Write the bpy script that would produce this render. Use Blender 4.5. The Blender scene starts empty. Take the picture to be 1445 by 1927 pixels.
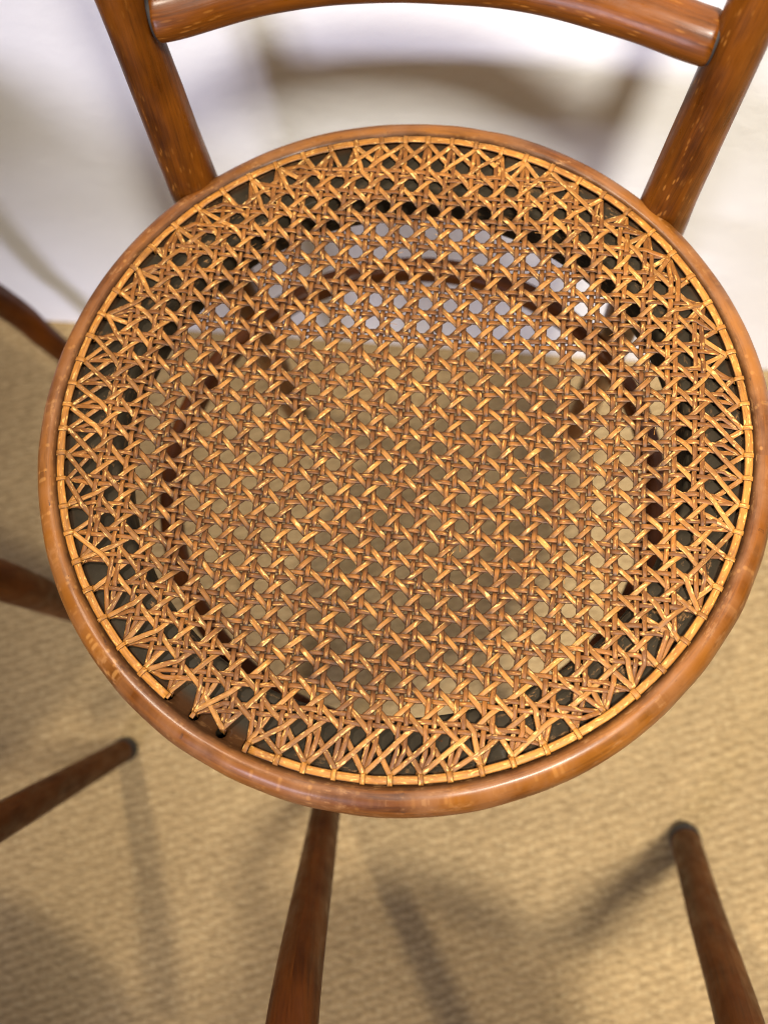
import bpy, bmesh, math, random
from mathutils import Vector, Matrix, noise
random.seed(7)
scene = bpy.context.scene
COL = scene.collection

# ------------------------------------------------------------------ camera
cam_d = bpy.data.cameras.new('camera')
cam = bpy.data.objects.new('camera', cam_d); COL.objects.link(cam)
right = Vector((0.99341, 0.099637, -0.056647)); down = Vector((0.080341, -0.957841, -0.275837)); fwd = Vector((-0.081743, 0.269468, -0.959534))
CAMP = Vector((0.0449, -0.20576, 1.02086))
m = Matrix(((right.x, -down.x, -fwd.x, CAMP.x), (right.y, -down.y, -fwd.y, CAMP.y), (right.z, -down.z, -fwd.z, CAMP.z), (0, 0, 0, 1)))
cam.matrix_world = m
cam_d.sensor_fit = 'VERTICAL'; cam_d.sensor_height = 36.0; cam_d.lens = 2075.0/1927.0*36.0
cam_d.clip_start = 0.02; cam_d.clip_end = 60
cam_d.dof.use_dof = True; cam_d.dof.focus_distance = 0.585; cam_d.dof.aperture_fstop = 4.8
scene.camera = cam
scene.cycles.filter_width = 1.1

# ------------------------------------------------------------------ light
w = bpy.data.worlds.new('World'); scene.world = w; w.use_nodes = True
bg = w.node_tree.nodes['Background']; bg.inputs[0].default_value = (1.0, 0.84, 0.64, 1); bg.inputs[1].default_value = 0.135
def area(name, loc, target, size, power, col):
    l = bpy.data.lights.new(name, 'AREA'); l.shape = 'DISK'; l.size = size; l.energy = power; l.color = col
    o = bpy.data.objects.new(name, l); COL.objects.link(o); o.location = loc
    o.rotation_euler = (Vector(target) - Vector(loc)).to_track_quat('-Z', 'Y').to_euler(); return o
def spot(name, loc, target, power, col, size, cone):
    l = bpy.data.lights.new(name, 'SPOT'); l.energy = power; l.color = col; l.shadow_soft_size = size; l.spot_size = math.radians(cone); l.spot_blend = .9
    o = bpy.data.objects.new(name, l); COL.objects.link(o); o.location = loc
    o.rotation_euler = (Vector(target)-Vector(loc)).to_track_quat('-Z', 'Y').to_euler(); return o
spot('ceiling_spot', (0.50, -0.62, 2.5), (.44, 0.14, .3), 480, (1.0, 0.945, 0.84), .14, 46)
spot('overhead_spot', (-0.60, 0.17, 2.3), (.10, -0.12, .2), 125, (1.0, 0.90, 0.74), .06, 60)
area('cool_window_lamp', (-1.0, -2.5, 1.05), (-0.15, 0.25, 0.4), 0.9, 74, (0.79, 0.79, 1.0))
scene.view_settings.view_transform = 'Standard'; scene.view_settings.look = 'None'
scene.view_settings.exposure = 0.0; scene.view_settings.gamma = 1.0

# ------------------------------------------------------------------ materials
class NT:
    def __init__(s, name):
        s.m = bpy.data.materials.new(name); s.m.use_nodes = True; s.t = s.m.node_tree; s.b = s.t.nodes['Principled BSDF']
    def n(s, typ, **kw):
        nd = s.t.nodes.new(typ)
        for k, v in kw.items():
            if k.startswith('i_'):
                key = k[2:]; key = int(key) if key.isdigit() else key
                nd.inputs[key].default_value = v
            else: setattr(nd, k, v)
        return nd
    def l(s, a, b): s.t.links.new(a, b)
    def ramp(s, src, stops):
        r = s.n('ShaderNodeValToRGB'); e = r.color_ramp.elements
        while len(e) < len(stops): e.new(0.5)
        for el, (p, c) in zip(e, stops): el.position = p; el.color = c if len(c) == 4 else (*c, 1)
        s.l(src, r.inputs[0]); return r.outputs[0]
    def mix(s, f, a, b, mode='MIX'):
        x = s.n('ShaderNodeMix', data_type='RGBA', blend_type=mode)
        for v, i in ((f, 0), (a, 6), (b, 7)):
            if hasattr(v, 'is_linked') or hasattr(v, 'links'): s.l(v, x.inputs[i])
            elif i == 0: x.inputs[0].default_value = v
            else: x.inputs[i].default_value = (*v, 1)
        return x.outputs[2]
    def math(s, op, a, b=0.0, clamp=False):
        x = s.n('ShaderNodeMath', operation=op, use_clamp=clamp)
        for v, i in ((a, 0), (b, 1)):
            if hasattr(v, 'links'): s.l(v, x.inputs[i])
            else: x.inputs[i].default_value = v
        return x.outputs[0]
    def uvmap(s, sx, sy, name='UVMap', off=None):
        u = s.n('ShaderNodeUVMap', uv_map=name); mp = s.n('ShaderNodeMapping'); s.l(u.outputs[0], mp.inputs[0])
        mp.inputs['Scale'].default_value = (sx, sy, 1)
        if off is not None: s.l(off, mp.inputs['Location'])
        return mp.outputs[0]
    def noise(s, vec, scale, detail=3, rough=.55, dist=0.0):
        x = s.n('ShaderNodeTexNoise', i_Scale=scale, i_Detail=detail, i_Roughness=rough, i_Distortion=dist); s.l(vec, x.inputs['Vector']); return x.outputs[0]
    def bump(s, h, strength, dist):
        x = s.n('ShaderNodeBump', i_Strength=strength, i_Distance=dist); s.l(h, x.inputs['Height']); s.l(x.outputs[0], s.b.inputs['Normal'])

def cane_material(name, base_lo, base_hi, worn):
    M = NT(name)
    info = M.n('ShaderNodeObjectInfo'); rnd = info.outputs['Random']
    comb = M.n('ShaderNodeCombineXYZ'); M.l(M.math('MULTIPLY', rnd, 37.0), comb.inputs[0]); M.l(M.math('MULTIPLY', rnd, 91.0), comb.inputs[1])
    fib = M.noise(M.uvmap(60, 1250, off=comb.outputs[0]), 1.0, 4, .62)
    blot = M.noise(M.uvmap(70, 160, off=comb.outputs[0]), 1.0, 3, .6)
    pat = M.noise(M.uvmap(190, 650, off=comb.outputs[0]), 1.0, 3, .65)
    c = M.mix(M.math('ADD', M.math('MULTIPLY', M.ramp(blot, [(.3, (0,)*3), (.72, (1,)*3)]), 0.7), M.math('MULTIPLY', rnd, 0.5), True), base_lo, base_hi)
    c = M.mix(M.ramp(fib, [(.35, (.0,)*3), (.65, (1,)*3)]), M.mix(.5, c, (.04, .015, .004)), c)
    c = M.mix(M.ramp(M.math('FRACT', M.math('MULTIPLY', rnd, 7.0)), [(.55, (0,)*3), (.95, (.55,)*3)]), c, (.075, .024, .005))   # some strands aged much darker
    oc = M.n('ShaderNodeTexCoord').outputs['Object']
    c = M.mix(M.ramp(M.noise(oc, 38, 5, .65), [(.46, (0,)*3), (.70, (.62,)*3)]), c, (.085, .030, .007))   # old stains spread over the seat
    c = M.mix(M.ramp(pat, [(.57, (0,)*3), (.66, (.8,)*3)]), c, worn)                 # scuffed, paler fibre
    c = M.mix(M.ramp(M.noise(M.uvmap(330, 900, off=comb.outputs[0]), 1.0, 2), [(.69, (0,)*3), (.76, (1,)*3)]), c, (.035, .016, .006))  # dark specks
    uv = M.n('ShaderNodeUVMap', uv_map='UVMap'); sp = M.n('ShaderNodeSeparateXYZ'); M.l(uv.outputs[0], sp.inputs[0])
    edge = M.n('ShaderNodeUVMap', uv_map='across'); se = M.n('ShaderNodeSeparateXYZ'); M.l(edge.outputs[0], se.inputs[0])
    c = M.mix(M.ramp(se.outputs[0], [(.70, (0,)*3), (.95, (.97,)*3)]), c, (.03, .011, .003))   # grime kept along the strand edges
    dirt_shade = M.mix(1.0, M.ramp(se.outputs[1], [(.25, (0,)*3), (.85, (1,)*3)]), M.ramp(M.noise(oc, 260, 4, .7), [(.28, (.45,)*3), (.58, (1.0,)*3)]), 'MULTIPLY')
    c = M.mix(dirt_shade, c, (.030, .011, .003))       # grime plus crevice shade painted in where strands dip to cross
    M.l(c, M.b.inputs['Base Color'])
    M.b.inputs['Roughness'].default_value = .48; M.b.inputs['Specular IOR Level'].default_value = .2
    M.bump(fib, .3, .0003)
    return M.m
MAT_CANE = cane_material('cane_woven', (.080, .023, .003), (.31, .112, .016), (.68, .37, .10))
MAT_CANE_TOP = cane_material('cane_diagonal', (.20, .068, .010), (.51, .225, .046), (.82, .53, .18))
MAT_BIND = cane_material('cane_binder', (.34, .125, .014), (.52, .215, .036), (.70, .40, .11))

def wood_material(name, dark, mid, light, fleck, fleck_amt, rough=.3, seat=False):
    M = NT(name)
    grain = M.ramp(M.noise(M.uvmap(11, 380), 1.0, 5, .65, .4), [(.32, (0,)*3), (.68, (1,)*3)])
    broad = M.noise(M.uvmap(14, 40), 1.0, 3, .55)
    c = M.mix(grain, dark, mid)
    c = M.mix(M.ramp(broad, [(.32, (0,)*3), (.66, (.9,)*3)]), c, light)
    c = M.mix(M.ramp(M.noise(M.uvmap(26, 700), 1.0, 4, .7), [(.5, (0,)*3), (.75, (.6,)*3)]), c, tuple(x*.35 for x in dark))
    fl = M.n('ShaderNodeTexVoronoi', feature='F1', i_Scale=1.0, i_Randomness=1.0); M.l(M.uvmap(*( (95, 430) if not seat else (210, 300))), fl.inputs['Vector'])
    spots = M.ramp(fl.outputs['Distance'], [(.16, (1,)*3), (.30, (0,)*3)])
    zone = M.ramp(M.noise(M.uvmap(10, 70), 1.0, 2), [(.45, (0,)*3), (.68, (fleck_amt,)*3)])
    sm = M.mix(1.0, spots, zone, 'MULTIPLY')
    c = M.mix(sm, c, fleck)
    pits = M.ramp(M.noise(M.uvmap(150, 480), 1.0, 4, .7), [(.66, (0,)*3), (.72, (.8,)*3)])
    c = M.mix(pits, c, (.03, .012, .005))
    if seat:
        r = M.n('ShaderNodeUVMap', uv_map='across'); sr = M.n('ShaderNodeSeparateXYZ'); M.l(r.outputs[0], sr.inputs[0])
        su = M.n('ShaderNodeUVMap', uv_map='UVMap'); ss = M.n('ShaderNodeSeparateXYZ'); M.l(su.outputs[0], ss.inputs[0])
        open_gap = M.ramp(M.math('MULTIPLY', M.math('SUBTRACT', ss.outputs[0], .76), 10.0), [(.10, (0,)*3), (.26, (.005,)*3), (.70, (.005,)*3), (.84, (0,)*3)])   # wood cleaner where the binding is lost
        wob = M.math('ADD', M.math('ADD', sr.outputs[0], open_gap), M.math('MULTIPLY', M.math('SUBTRACT', M.noise(M.uvmap(60, 60), 1.0, 4), .5), .004))
        k = M.ramp(M.math('MULTIPLY', wob, 4.0), [(.728, (1,)*3), (.752, (0,)*3)])
        dk = M.mix(M.noise(M.uvmap(90, 90), 1.0, 4), (.006, .0045, .003), (.042, .032, .020))
        wear = M.noise(M.uvmap(30, 50), 1.0, 5, .65)
        c = M.mix(M.ramp(wear, [(.45, (0,)*3), (.70, (.6,)*3)]), c, (.22, .10, .042))
        k2 = M.ramp(M.math('MULTIPLY', M.math('SUBTRACT', wob, open_gap), 4.0), [(.758, (.93,)*3), (.770, (0,)*3)])
        c = M.mix(k2, c, (.026, .011, .0045))      # varnish gone black round the binding
        c = M.mix(k, c, dk)
        dent = M.ramp(M.noise(M.uvmap(120, 260), 1.0, 3, .7), [(.66, (0,)*3), (.70, (.85,)*3)])
        c = M.mix(dent, c, (.05, .018, .006))
        scuff = M.ramp(M.noise(M.uvmap(90, 330), 1.0, 5, .75), [(.56, (0,)*3), (.64, (.45,)*3)])
        c = M.mix(M.mix(1.0, scuff, M.ramp(M.noise(M.uvmap(8, 30), 1.0, 2), [(.4, (0,)*3), (.6, (1,)*3)]), 'MULTIPLY'), c, (.40, .20, .075))
    M.l(c, M.b.inputs['Base Color'])
    if seat:
        inv = M.math('SUBTRACT', 1.0, k2); M.l(M.math('MULTIPLY', inv, .12), M.b.inputs['Coat Weight']); M.l(M.math('MULTIPLY', inv, .22), M.b.inputs['Specular IOR Level'])
    rr = M.ramp(M.noise(M.uvmap(40, 90), 1.0, 4), [(.3, (rough-.08,)*3), (.72, (rough+.26,)*3)]); M.l(rr, M.b.inputs['Roughness'])
    M.b.inputs['Coat Roughness'].default_value = .2
    if not seat: M.b.inputs['Coat Weight'].default_value = .1; M.b.inputs['Specular IOR Level'].default_value = .2
    M.bump(grain, .25, .0004)
    return M.m
MAT_RIM = wood_material('seat_rim_wood', (.036, .0085, .0008), (.145, .042, .0035), (.245, .086, .0105), (.50, .235, .06), .4, .36, True)
MAT_POST = wood_material('back_wood', (.016, .0036, .0004), (.085, .021, .0012), (.165, .047, .0027), (.42, .17, .03), .55, .3)
MAT_LEG = wood_material('leg_wood', (.024, .0050, .0005), (.066, .0155, .001), (.095, .024, .0015), (.10, .03, .006), .2, .38)
for nd in (MAT_LEG,):
    pb = nd.node_tree.nodes['Principled BSDF']; pb.inputs['Specular IOR Level'].default_value = .12; pb.inputs['Coat Weight'].default_value = .04
def plain(name, col, rough):
    M = NT(name); tc = M.n('ShaderNodeTexCoord'); n = M.noise(tc.outputs['Object'], 60, 4)
    M.l(M.mix(n, tuple(x*.6 for x in col), tuple(x*1.3 for x in col)), M.b.inputs['Base Color']); M.b.inputs['Roughness'].default_value = rough; return M.m
MAT_TIP = plain('dark_foot_tip', (.014, .012, .010), .6)
MAT_GRIME = plain('joint_grime', (.012, .009, .007), .8)

def wall_material():
    M = NT('white_plaster'); tc = M.n('ShaderNodeTexCoord'); o = tc.outputs['Object']
    c = M.mix(M.ramp(M.noise(o, 2.2, 4), [(.35, (0,)*3), (.7, (1,)*3)]), (.80, .79, .78), (.86, .855, .85))
    c = M.mix(M.ramp(M.noise(o, 26, 3), [(.74, (0,)*3), (.80, (.5,)*3)]), c, (.45, .38, .30))
    M.l(c, M.b.inputs['Base Color']); M.b.inputs['Roughness'].default_value = .55
    M.bump(M.noise(o, 60, 5), .22, .002); return M.m
def floor_material():
    M = NT('sisal_matting'); tc = M.n('ShaderNodeTexCoord'); o = tc.outputs['Object']
    big = M.noise(o, 9, 4); mp = M.n('ShaderNodeMapping'); M.l(o, mp.inputs[0]); mp.inputs['Rotation'].default_value = (0, 0, math.radians(-25)); mp.inputs['Scale'].default_value = (70, 420, 1)
    fib = M.noise(mp.outputs[0], 1.0, 4, .6)
    uvn = M.noise(o, 240, 3)
    c = M.mix(big, (.275, .185, .088), (.385, .272, .132))
    c = M.mix(M.ramp(fib, [(.34, (.75,)*3), (.6, (0,)*3)]), c, (.13, .082, .036))
    c = M.mix(M.ramp(uvn, [(.5, (0,)*3), (.75, (.6,)*3)]), c, (.50, .39, .21))
    M.l(c, M.b.inputs['Base Color']); M.b.inputs['Roughness'].default_value = .9; M.b.inputs['Specular IOR Level'].default_value = .15
    wv = M.n('ShaderNodeTexWave', wave_type='BANDS', bands_direction='Y', i_Scale=38.0, i_Distortion=3.2, i_Detail=2.0); wv.inputs['Detail Scale'].default_value = 3.0
    mq = M.n('ShaderNodeMapping'); M.l(o, mq.inputs[0]); mq.inputs['Rotation'].default_value = (0, 0, math.radians(-25)); M.l(mq.outputs[0], wv.inputs['Vector'])
    M.l(M.mix(M.ramp(wv.outputs['Fac'], [(.0, (.38,)*3), (.5, (0,)*3)]), c, (.14, .09, .04)), M.b.inputs['Base Color'])
    M.bump(M.math('ADD', M.math('MULTIPLY', wv.outputs['Fac'], .5), fib), .4, .003); return M.m
MAT_WALL = wall_material(); MAT_FLOOR = floor_material()

# ------------------------------------------------------------------ mesh helpers
def link(name, verts, faces, uv=None, across=None, mat=None, parent=None, smooth=True):
    me = bpy.data.meshes.new(name); me.from_pydata(verts, [], faces)
    if uv is not None:
        L = me.uv_layers.new(name='UVMap')
        li = [uv[v] for f in faces for v in f] if not callable(uv) else uv(faces)
        L.data.foreach_set('uv', [c for p in li for c in p])
    if across is not None:
        L = me.uv_layers.new(name='across')
        L.data.foreach_set('uv', [c for f in faces for v in f for c in (across[v] if isinstance(across[v], tuple) else (across[v], 0.0))])
    if smooth: me.polygons.foreach_set('use_smooth', [True]*len(me.polygons))
    if mat: me.materials.append(mat)
    me.update()
    o = bpy.data.objects.new(name, me); COL.objects.link(o)
    if parent: o.parent = parent
    return o
def catmull(pts, n):
    P = [Vector(p) for p in pts]; P = [P[0]*2-P[1]] + P + [P[-1]*2-P[-2]]; out = []
    for i in range(1, len(P)-2):
        a, b, c, d = P[i-1:i+3]
        for k in range(n):
            t = k/n; out.append(.5*((2*b)+(c-a)*t+(2*a-5*b+4*c-d)*t*t+(3*b-a-3*c+d)*t**3))
    out.append(P[-2]); return out
def sweep(name, path, radii, mat, parent, seg=20, squash=1.0, up=Vector((0, 0, 1)), wob=0.0, cap=True):
    """round bar along a path; UV = metres along, metres around"""
    n = len(path); verts = []; uv = []; faces = []; s = 0
    t0 = (path[1]-path[0]).normalized(); nrm = up - t0*up.dot(t0)
    if nrm.length < 1e-3: nrm = Vector((1, 0, 0)) - t0*t0.x
    nrm.normalize()
    for i, p in enumerate(path):
        t = (path[min(i+1, n-1)]-path[max(i-1, 0)]).normalized(); nrm = (nrm - t*nrm.dot(t)).normalized(); bn = t.cross(nrm)
        if i: s += (p-path[i-1]).length
        r = radii(i/(n-1)) if callable(radii) else radii
        for k in range(seg+1):
            a = 2*math.pi*k/seg; rr = r*(1+wob*noise.noise(p*30+Vector((math.cos(a), math.sin(a), 0))))
            verts.append(p + nrm*math.cos(a)*rr*squash + bn*math.sin(a)*rr); uv.append((s, a*r))
    for i in range(n-1):
        for k in range(seg):
            a = i*(seg+1)+k; faces.append((a, a+1, a+seg+2, a+seg+1))
    if cap:
        faces.append(tuple(reversed(range(seg)))); b = (n-1)*(seg+1); faces.append(tuple(range(b, b+seg)))
    return link(name, verts, faces, uv, [0.0]*len(verts), mat, parent)
def thing(name, label, cat, loc=(0, 0, 0), group=None):
    o = bpy.data.objects.new(name, None); COL.objects.link(o); o.location = loc; o['label'] = label; o['category'] = cat
    if group: o['group'] = group
    return o

# ------------------------------------------------------------------ setting
def sheet(name, x0, x1, y0, y1, mat):
    return link(name, [(x0, y0, 0), (x1, y0, 0), (x1, y1, 0), (x0, y1, 0)], [(0, 1, 2, 3)], None, None, mat, None, False)
WALL_Y = .257
fl = sheet('floor', -3.2, 3.2, -4.5, WALL_Y+.15, MAT_FLOOR); fl['kind'] = 'structure'
bm = bmesh.new(); bmesh.ops.create_cube(bm, size=1)
for v in bm.verts: v.co = Vector((v.co.x*6.4, WALL_Y+.06+v.co.y*.12, 1.25+v.co.z*2.52))
me = bpy.data.meshes.new('wall'); bm.to_mesh(me); bm.free(); me.materials.append(MAT_WALL)
wl = bpy.data.objects.new('wall', me); COL.objects.link(wl); wl['kind'] = 'structure'; wl['label'] = 'white plaster wall behind the caned chair'; wl['category'] = 'wall'

# ------------------------------------------------------------------ the chair
U = Vector((.99996, 0, .00855)); V = Vector((.0003, .99936, -.0358)); W = Vector((-.00855, .0358, .99932)); O = Vector((0, 0, .455))
def S(u, v, h): return O + U*u + V*v + W*h
chair = thing('caned_chair', 'brown bentwood chair with a round woven cane seat, standing in front of the white wall', 'chair')

# seat frame: lathed ring
prof = [(.1545, -.010), (.1540, -.024), (.1560, -.0375), (.163, -.0405), (.182, -.0412), (.1925, -.0385), (.1990, -.0325), (.2024, -.0250), (.2036, -.0165),
        (.2030, -.0085), (.2004, -.0022), (.1964, .0016), (.1922, .0018), (.1892, .0002), (.1875, -.0014), (.183, -.0024), (.172, -.0028), (.160, -.0030), (.1560, -.0040)]
pp = []
for i, (r, h) in enumerate(prof):
    a = Vector((*prof[i-1], 0)); b = Vector((r, h, 0)); c = Vector((*prof[(i+1) % len(prof)], 0)); d = Vector((*prof[(i+2) % len(prof)], 0))
    for k in range(2):
        t = k/2; q = .5*((2*b)+(c-a)*t+(2*a-5*b+4*c-d)*t*t+(3*b-a-3*c+d)*t**3); pp.append((q.x, q.y))
NS = 216; npf = len(pp); verts = []; uv = []; ac = []; faces = []
for i in range(NS):
    a = 2*math.pi*i/NS
    wobr = .0009*noise.noise(Vector((math.cos(a)*2.2, math.sin(a)*2.2, 3))) + .0004*noise.noise(Vector((math.cos(a)*9, math.sin(a)*9, 7)))
    sl = 0
    for k, (r, h) in enumerate(pp):
        out = max(0, (r-.187)/.016)
        verts.append(S((r+wobr*out)*math.cos(a), (r+wobr*out)*math.sin(a), h+wobr*.5*out)); uv.append((a*.19, r*.7+h)); ac.append(r)
for i in range(NS):
    for k in range(npf):
        i2 = (i+1) % NS; k2 = (k+1) % npf; faces.append((i*npf+k, i2*npf+k, i2*npf+k2, i*npf+k2))
def uvseam(fs):
    out = []
    for f in fs:
        ps = [uv[v] for v in f]; mx = max(p[0] for p in ps)
        out += [(p[0] + (2*math.pi*.19 if mx-p[0] > .5 else 0), p[1]) for p in ps]
    return out
frame = link('seat_frame', verts, faces, uvseam, ac, MAT_RIM, chair)

# drilled holes in the frame
RK = .1865; NK = 72
def kang(k): p = math.radians(5*k); return p - .03*math.sin(4*p)
ANG = [kang(k) for k in range(NK)]
HR = .1858
hv = []; hf = []
for k in range(NK):
    a = ANG[k]; c = Vector((HR*math.cos(a), HR*math.sin(a)))
    b = len(hv); n = 10
    for h in (-.02, .006):
        for q in range(n):
            t = 2*math.pi*q/n; p = S(c.x+.0029*math.cos(t), c.y+.0029*math.sin(t), h); hv.append(p)
    for q in range(n): hf.append((b+q, b+(q+1) % n, b+n+(q+1) % n, b+n+q))
    hf.append(tuple(reversed(range(b, b+n)))); hf.append(tuple(range(b+n, b+2*n)))
cme = bpy.data.meshes.new('cutter'); cme.from_pydata(hv, [], hf); cut = bpy.data.objects.new('cutter', cme); COL.objects.link(cut)
md = frame.modifiers.new('holes', 'BOOLEAN'); md.object = cut; md.operation = 'DIFFERENCE'; md.solver = 'EXACT'
bpy.context.view_layer.update()
new = bpy.data.meshes.new_from_object(frame.evaluated_get(bpy.context.evaluated_depsgraph_get()))
frame.modifiers.clear(); old = frame.data; frame.data = new; bpy.data.meshes.remove(old); frame.data.name = 'seat_frame'
bpy.data.objects.remove(cut); bpy.data.meshes.remove(cme)
frame.data.update()

# --- woven cane
CELL = .01455; SAG = .011
def base_h(u, v):
    r = math.hypot(u, v)
    return .0006 - SAG*max(0.0, 1-(r/.158)**2)
def warp(u, v):
    """old cane has crept: slow drift of the whole weave"""
    n1 = noise.noise(Vector((u*14, v*14, 1.3))); n2 = noise.noise(Vector((u*14, v*14, 8.1)))
    n3 = noise.noise(Vector((u*42, v*42, 3.7))); n4 = noise.noise(Vector((u*42, v*42, 6.2)))
    return u + .0020*n1 + .0007*n3 - .010*v*0.9, v + .0020*n2 + .0007*n4
def nearest_hole(a):
    return min(range(NK), key=lambda k: abs((a-ANG[k]+math.pi) % (2*math.pi)-math.pi))
def ribbon(name, pts, width, mat, parent, dome=.00036, jit=0.0, seedv=0.0):
    """flat-backed domed strip through pts [(Vector(u,v), h)] in seat space"""
    sec = [(-.5, 0), (-.42, .62), (-.15, 1.0), (.17, .97), (.43, .60), (.5, 0), (.34, -.35), (-.34, -.35)]
    verts = []; uvv = []; acr = []; faces = []; s = 0; n = len(pts); ns = len(sec)
    for i, (p, h) in enumerate(pts):
        q = pts[min(i+1, n-1)][0]-pts[max(i-1, 0)][0]
        if q.length < 1e-9: q = Vector((1, 0))
        q = q.normalized(); sd = Vector((-q.y, q.x))
        if i: s += math.hypot((p-pts[i-1][0]).length, h-pts[i-1][1])
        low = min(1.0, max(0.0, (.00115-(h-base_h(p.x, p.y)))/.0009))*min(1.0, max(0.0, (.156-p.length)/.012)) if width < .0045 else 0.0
        ww = width*(1+.10*noise.noise(Vector((s*55, seedv, 0)))); roll = .22*noise.noise(Vector((s*60, seedv, 5)))
        for (x, z) in sec:
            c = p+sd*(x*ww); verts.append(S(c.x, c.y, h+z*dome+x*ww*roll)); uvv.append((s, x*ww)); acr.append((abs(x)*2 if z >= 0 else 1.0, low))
    for i in range(n-1):
        for k in range(ns):
            k2 = (k+1) % ns; faces.append((i*ns+k, (i+1)*ns+k, (i+1)*ns+k2, i*ns+k2))
    faces.append(tuple(range(ns))); faces.append(tuple(reversed(range((n-1)*ns, n*ns))))
    return link(name, verts, faces, uvv, acr, mat, parent)

PAIR = .00192
TU = lambda i: .0010 + CELL*i      # pair column
TV = lambda j: .0020 + CELL*j      # pair row
def strand(kind, idx, side):
    """list of control points (u, v, h-offset) inside the circle for one strand"""
    RC = RK-.0035; pts = []
    A = .00050; D = .00070
    if kind == 'V':
        u0 = TU(idx)+side*PAIR; half = math.sqrt(max(0, RC**2-TU(idx)**2))
        for j in range(-13, 14):
            v0 = TV(j)
            sT = A if side > 0 else -A
            for dv, h in ((-CELL/2, 0.0), (-PAIR, -sT), (PAIR, sT)):
                if abs(v0+dv) < half-.004: pts.append((u0, v0+dv, h))
        ends = [(TU(idx), -half), (TU(idx), half)]
    elif kind == 'H':
        v0 = TV(idx)+side*PAIR; half = math.sqrt(max(0, RC**2-TV(idx)**2))
        for i in range(-13, 14):
            u0 = TU(i); sL = A if side > 0 else -A      # upper strand: over the left, under the right
            for du, h in ((-CELL/2, 0.0), (-PAIR, sL), (PAIR, -sL)):
                if abs(u0+du) < half-.004: pts.append((u0+du, v0, h))
        ends = [(-half, TV(idx)), (half, TV(idx))]
    else:
        sg = -1 if kind == 'D' else 1       # D: "\"   E: "/"
        c = idx+.5
        for k in range(-60, 61):
            x = k*.5; y = sg*x + (c if kind == 'D' else c)
            u0, v0 = TU(x), TV(y)
            if math.hypot(u0, v0) > RC-.006: continue
            onrow = abs(y-round(y)) < .1
            if not onrow and abs(x-round(x)) > .1: continue
            over_h = onrow if kind == 'D' else not onrow
            pts.append((u0, v0, D if over_h else -D*.86))
        if len(pts) < 3: return None
        def hit(p, q):
            d = Vector((q[0]-p[0], q[1]-p[1])).normalized(); o = Vector(p[:2]); b = o.dot(d); cc = o.dot(o)-RC**2
            t = -b+math.sqrt(b*b-cc); return tuple(o+d*t)
        ends = [hit(pts[1], pts[0]), hit(pts[-2], pts[-1])]
    if len(pts) < 3: return None
    return pts, ends
def build_strand(kind, idx, side, mat, width, parent):
    r = strand(kind, idx, side)
    if r is None: return
    pts, ends = r; sv = random.random()*100
    ctrl = []
    for i, (u, v, h) in enumerate(pts):
        wu, wv = warp(u, v)
        lat = .00060*noise.noise(Vector((i*.45, sv, 2))) + random.uniform(-.00022, .00022)
        if kind == 'V': wu += lat
        elif kind == 'H': wv += lat
        else: wu += lat; wv += lat*(1 if kind == 'D' else -1)
        rad = math.hypot(u, v); lift = 0.0004 + max(0.0, -h)*min(1, max(0, (rad-.150)/.01))*.6
        ctrl.append((wu, wv, base_h(wu, wv)+h+lift))
    out = []
    for e, near in ((ends[0], ctrl[0]), (ends[1], ctrl[-1])):
        k = nearest_hole(math.atan2(e[1], e[0])); a = ANG[k]
        ax = (side*.00075 if kind in 'VH' else random.uniform(-.001, .001))
        if kind == 'H': ax = -ax if e[0] > 0 else ax
        if kind == 'V': ax = ax if e[1] < 0 else -ax
        tn = Vector((-math.sin(a), math.cos(a)))
        h1 = Vector((math.cos(a), math.sin(a)))*(HR-.0020)+tn*ax; h2 = Vector((math.cos(a), math.sin(a)))*(HR-.0003)+tn*ax*.6
        lay = {'V': .0002, 'H': .0000, 'D': .0012, 'E': .0008}[kind]
        out.append([(h1.x, h1.y, -.0002+lay), (h2.x, h2.y, -.0045)])
    full = [out[0][1], out[0][0]] + ctrl + out[1]
    CLR = .0105 if kind in 'VH' else .0155
    mid = [p for p in full[2:-2] if math.hypot(p[0]-full[1][0], p[1]-full[1][1]) > CLR and math.hypot(p[0]-full[-2][0], p[1]-full[-2][1]) > CLR]
    if len(mid) < 2: mid = full[2:-2][len(full[2:-2])//2:][:1]
    lerp = lambda a, b, t: tuple(x+(y-x)*t for x, y in zip(a, b))
    cl = [full[0], full[1]] + [lerp(full[1], mid[0], t) for t in (.25, .5, .75)] + mid + [lerp(mid[-1], full[-2], t) for t in (.25, .5, .75)] + [full[-2], full[-1]]
    sm = catmull(cl, 4)
    return ribbon('cane_strand', [(Vector((p.x, p.y)), p.z) for p in sm], width*random.uniform(.93, 1.06), mat, parent, seedv=sv)
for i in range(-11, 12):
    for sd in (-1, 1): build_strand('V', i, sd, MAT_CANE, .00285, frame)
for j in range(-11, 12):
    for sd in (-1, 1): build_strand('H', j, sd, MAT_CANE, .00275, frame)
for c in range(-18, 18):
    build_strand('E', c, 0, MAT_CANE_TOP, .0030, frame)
    build_strand('D', c, 0, MAT_CANE_TOP, .0031, frame)

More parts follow.
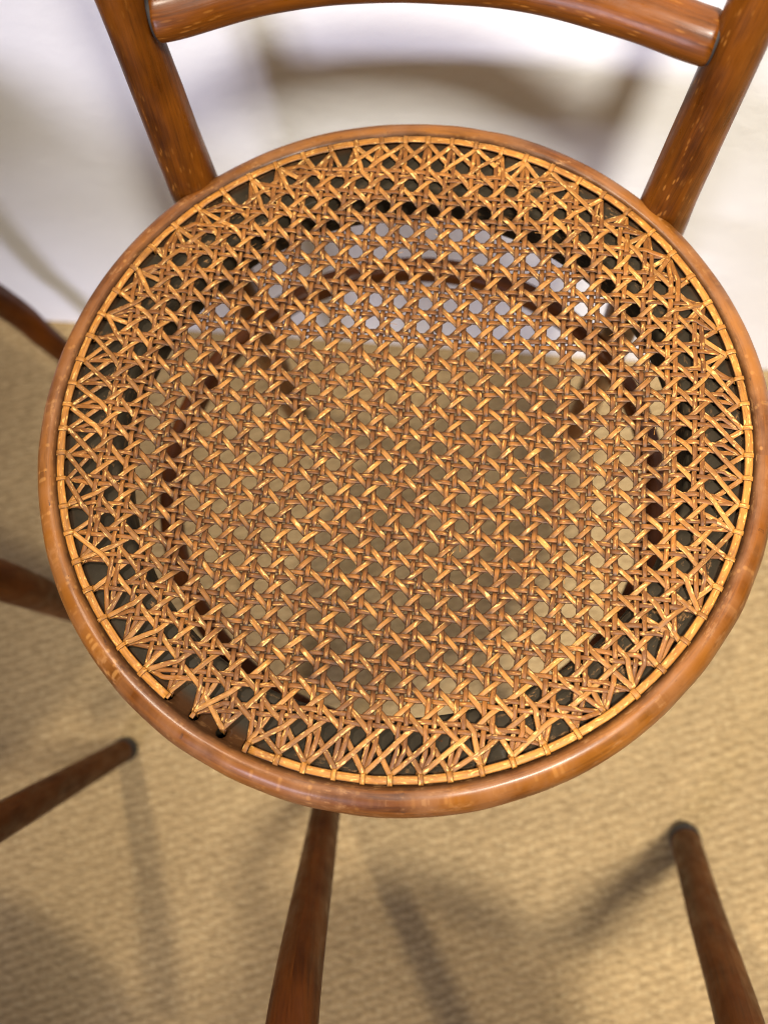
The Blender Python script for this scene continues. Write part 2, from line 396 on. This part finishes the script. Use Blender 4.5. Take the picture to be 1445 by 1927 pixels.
# --- binder strip laid over the holes, open over three holes at the lower left
def binder(a0, a1, extra=0.0):
    n = max(8, int((a1-a0)/math.radians(1.25))); pts = []
    for i in range(n+1):
        a = a0+(a1-a0)*i/n
        near = min(abs((a-x+math.pi) % (2*math.pi)-math.pi) for x in ANG)*RK
        h = .0013 - .0007*math.exp(-(near/.0016)**2) + .0002*noise.noise(Vector((a*30, 1, 1)))
        r = RK + .0003*noise.noise(Vector((a*12, 4, 4)))
        pts.append((Vector((r*math.cos(a), r*math.sin(a))), h+extra))
    return ribbon('binder_cane', pts, .0046, MAT_BIND, frame, .0007, seedv=a0)
G0 = math.radians(-123.2); G1 = math.radians(-108.0); J = math.radians(-48.2)
binder(G1, J+.012); binder(J-.02, math.radians(236.8-.6), .0004)
EMPTY = nearest_hole(math.radians(-112.8))
for k in range(NK):
    if k == EMPTY or abs(math.degrees(ANG[k])-360+49) < 2.5: continue
    a = ANG[k]+random.uniform(-.004, .004); pts = []
    gap = G0-.03 < (ANG[k]-2*math.pi) < G1-.03
    top = .0024 if not gap else .0002
    for t, h in ((-.0031, -.0022), (-.0028, top*.5), (-.0020, top*.85), (0, top), (.0019, top*.85), (.0026, top*.5), (.0028, -.0012)):
        rr = RK+(t if not gap else t*.55-.0004); pts.append(((rr*math.cos(a), rr*math.sin(a), h)))
    sm = catmull(pts, 3)
    ribbon('binding_loop', [(Vector((p.x, p.y)), p.z) for p in sm], (.0029*random.uniform(.85, 1.15)), MAT_BIND, frame, .0003, seedv=k)

# --- frayed fibres lifting off worn strands
fv = []; ff = []
for q in range(70):
    a = random.uniform(0, 6.28); r = .15*math.sqrt(random.random()); u, v = r*math.cos(a), r*math.sin(a)
    d = random.choice([0, .785, .785, -.785, 1.57])+random.uniform(-.25, .25); L = random.uniform(.002, .006); wd = random.uniform(.00012, .0003)
    b = len(fv); h0 = base_h(u, v)+.0019; sd = Vector((-math.sin(d), math.cos(d)))*wd
    for t, hh in ((0, 0), (.5, .0004), (1, random.uniform(.0004, .0013))):
        for s in (-1, 1): fv.append(S(u+math.cos(d)*L*t+sd.x*s*(1-.7*t), v+math.sin(d)*L*t+sd.y*s*(1-.7*t), h0+hh))
        fv.append(S(u+math.cos(d)*L*t, v+math.sin(d)*L*t, h0+hh-.0002))
    for t in range(2):
        for k in range(3): ff.append((b+t*3+k, b+t*3+(k+1) % 3, b+t*3+3+(k+1) % 3, b+t*3+3+k))
fr = link('frayed_fibre', fv, ff, [(p[0], p[1]) for p in fv], [0.0]*len(fv), MAT_CANE_TOP, frame); fr['kind'] = 'stuff'

# --- rear legs running up into the back
def vec(*p): return Vector(p)
PL = [vec(-.137, .172, .004), vec(-.138, .166, .12), vec(-.1395, .160, .28), vec(-.1405, .1555, .40), vec(-.1418, .1565, .46), vec(-.148, .170, .576), vec(-.158, .186, .70), vec(-.158, .197, .80), vec(-.135, .205, .875)]
PR = [vec(.135, .176, .004), vec(.1365, .168, .12), vec(.1395, .160, .28), vec(.1405, .1555, .40), vec(.1425, .1565, .46), vec(.154, .170, .594), vec(.162, .186, .70), vec(.160, .197, .80), vec(.137, .205, .875)]
def post_r(t): return .0105+.0052*min(1, t/.42) if t < .45 else .0157-.0033*min(1, (t-.45)/.2)
for P in (PL, PR):
    sweep('back_post', catmull(P, 8), post_r, MAT_POST, chair, 28, 1.0, Vector((0, 1, 0)), .02)
TOP = [PL[-1], vec(-.10, .212, .905), vec(-.05, .217, .920), vec(0, .219, .924), vec(.05, .217, .920), vec(.10, .212, .905), PR[-1]]
sweep('crest_rail', catmull(TOP, 6), .0124, MAT_POST, chair, 24)
RAIL = [vec(-.1345, .1688, .5678), vec(-.122, .1715, .5685), vec(-.08, .186, .571), vec(-.035, .1945, .5715), vec(.010, .1965, .5715), vec(.055, .1925, .572), vec(.10, .181, .571), vec(.130, .1715, .569), vec(.1412, .1688, .568)]
rail = sweep('back_rail', catmull(RAIL, 8), lambda t: .0137-.0022*max(0, 1-min(t, 1-t)/.045)**2, MAT_POST, chair, 26, .95, Vector((0, 0, 1)), .03)
for P, ax in ((RAIL[0], RAIL[1]-RAIL[0]), (RAIL[-1], RAIL[-2]-RAIL[-1])):
    d = ax.normalized()
    sweep('joint_line', [P-d*.0006, P+d*.0004, P+d*.0014], lambda t: .0119+.0005*t, MAT_GRIME, rail, 26)

# --- front legs and ring stretcher
for sx in (-1, 1):
    P = [vec(sx*.119, -.1275, .425), vec(sx*.117, -.127, .36), vec(sx*.117, -.1285, .28), vec(sx*.119, -.136, .14), vec(sx*.124, -.150, .006)]
    sweep('front_leg', catmull(P, 8), lambda t: .0150-.0045*t, MAT_LEG, chair, 18)
RC = vec(-.001, .019, .290); RR = .1675
ringp = [RC+vec(RR*math.cos(a), RR*math.sin(a), .004*math.sin(a)) for a in [2*math.pi*i/96 for i in range(97)]]
verts = []; uv2 = []; faces = []; sec = [(-.0055, -.0085), (.0055, -.0085), (.0072, -.005), (.0072, .005), (.0055, .0085), (-.0055, .0085), (-.0072, .005), (-.0072, -.005)]
for i in range(96):
    a = 2*math.pi*i/96; d = vec(math.cos(a), math.sin(a), 0)
    for (x, z) in sec: verts.append(RC+d*(RR+x)+vec(0, 0, z)); uv2.append((a*RR, x+z))
for i in range(96):
    for k in range(8): faces.append((i*8+k, ((i+1) % 96)*8+k, ((i+1) % 96)*8+(k+1) % 8, i*8+(k+1) % 8))
link('ring_stretcher', verts, faces, uv2, [0.0]*len(verts), MAT_LEG, chair)

# ------------------------------------------------------------------ neighbouring chairs, seen only by their legs
def lathe_ring(name, c, prof, mat, parent, n=72):
    vs = []; fs = []; us = []; k = len(prof)
    for i in range(n):
        a = 2*math.pi*i/n
        for (r, h) in prof: vs.append(c+vec(r*math.cos(a), r*math.sin(a), h)); us.append((a*.19, r+h))
    for i in range(n):
        for q in range(k): fs.append((i*k+q, ((i+1) % n)*k+q, ((i+1) % n)*k+(q+1) % k, i*k+(q+1) % k))
    return link(name, vs, fs, us, [.2]*len(vs), mat, parent)
def neighbour(label, c, legs, back_dir, R=.195, name='bentwood_chair', cat='chair', arch=None):
    c = Vector(c); t = thing(name, label, cat, (c.x, c.y, 0), 'chairs standing round the caned chair' if cat == 'chair' else None)
    oc = Vector((0, 0, c.z)); base = Vector((c.x, c.y, 0))
    lathe_ring('seat_frame', oc, [(R-.045, -.012), (R-.042, -.036), (R-.02, -.04), (R, -.028), (R+.003, -.014), (R-.006, -.001), (R-.02, -.002)], MAT_LEG, t)
    n = 48; pv = [oc+vec((R-.018)*math.cos(2*math.pi*i/n), (R-.018)*math.sin(2*math.pi*i/n), -.004) for i in range(n)]
    pv += [p+vec(0, 0, -.004) for p in pv]
    link('seat_panel', pv, [tuple(range(n)), tuple(reversed(range(n, 2*n)))]+[(i, i+n, (i+1) % n+n, (i+1) % n) for i in range(n)], [(p.x, p.y) for p in pv], [0.0]*len(pv), MAT_CANE, t, False)
    for L in legs:
        P = catmull([Vector(p)-base for p in L[0]], 8)
        lg = sweep('leg', P, lambda q, r0=L[1], r1=L[2]: r0+(r1-r0)*q, MAT_LEG, t, 18)
        d = (P[2]-P[0]).normalized()
        sweep('foot_tip', [P[0]-d*.002, P[0]-d*.0005, P[0]+d*.012], lambda q, r0=L[1]: r0*(.94 if q < .1 else 1.06), MAT_TIP, lg, 18)
    if arch:
        sweep('back_frame', catmull([Vector(p)-base for p in arch], 8), .0145, MAT_POST, t, 16); return  # front chair's unseen back, shaped to cast its shadow on the floor
    bd = Vector((*back_dir, 0)).normalized(); sd = Vector((-bd.y, bd.x, 0))
    b0 = oc+bd*(R-.03)
    arch = [b0-sd*.135+vec(0, 0, -.02), b0-sd*.145+bd*.03+vec(0, 0, .15), b0-sd*.155+bd*.055+vec(0, 0, .32), b0-sd*.10+bd*.07+vec(0, 0, .43), b0+bd*.075+vec(0, 0, .455),
            b0+sd*.10+bd*.07+vec(0, 0, .43), b0+sd*.155+bd*.055+vec(0, 0, .32), b0+sd*.145+bd*.03+vec(0, 0, .15), b0+sd*.135+vec(0, 0, -.02)]
    sweep('back_frame', catmull(arch, 8), .0135, MAT_POST, t, 16)
neighbour('chair at the front edge, its two tapered brown legs leaning away from the caned seat', (.098, -.455, .450),
          [([(-.063, -.151, .004), (-.048, -.225, .18), (-.028, -.311, .40), (-.018, -.36, .43)], .0105, .0155),
           ([(.249, -.192, .006), (.2365, -.2455, .15), (.2245, -.2985, .30), (.212, -.352, .43)], .0125, .0150),
           ([(.03, -.70, .004), (.05, -.52, .43)], .011, .015), ([(.27, -.68, .004), (.15, -.51, .43)], .011, .015)], None, .140,
          arch=[(.045, -.565, .42), (.056, -.578, .50), (.085, -.597, .70), (.125, -.617, .90), (.17, -.628, .945), (.25, -.632, .945), (.318, -.628, .90), (.300, -.592, .70), (.276, -.552, .50), (.232, -.52, .43)])  # unseen back and small seat, shaped to cast the band and stripe on the floor
neighbour('chair at the left edge with two dark upright legs beside the caned seat', (-.54, .035, .455),
          [([(-.306, -.045, .004), (-.301, -.054, .12), (-.296, -.064, .25), (-.345, -.07, .43)], .012, .0165),
           ([(-.361, .205, .004), (-.375, .205, .08), (-.39, .205, .15), (-.42, .16, .43)], .0105, .014),
           ([(-.73, -.10, .004), (-.70, -.08, .43)], .011, .015), ([(-.73, .20, .004), (-.70, .16, .43)], .011, .015)], (-1, .05))
neighbour('chair at lower left, its single dark leg slanting to a foot near the rim', (-.435, -.405, .455),
          [([(-.255, -.165, .004), (-.2565, -.2, .14), (-.258, -.231, .26), (-.263, -.275, .43)], .0105, .0138),
           ([(-.62, -.26, .004), (-.57, -.29, .43)], .011, .015), ([(-.36, -.60, .004), (-.37, -.55, .43)], .011, .015), ([(-.62, -.60, .004), (-.58, -.55, .43)], .011, .015)], (-.6, -.8))
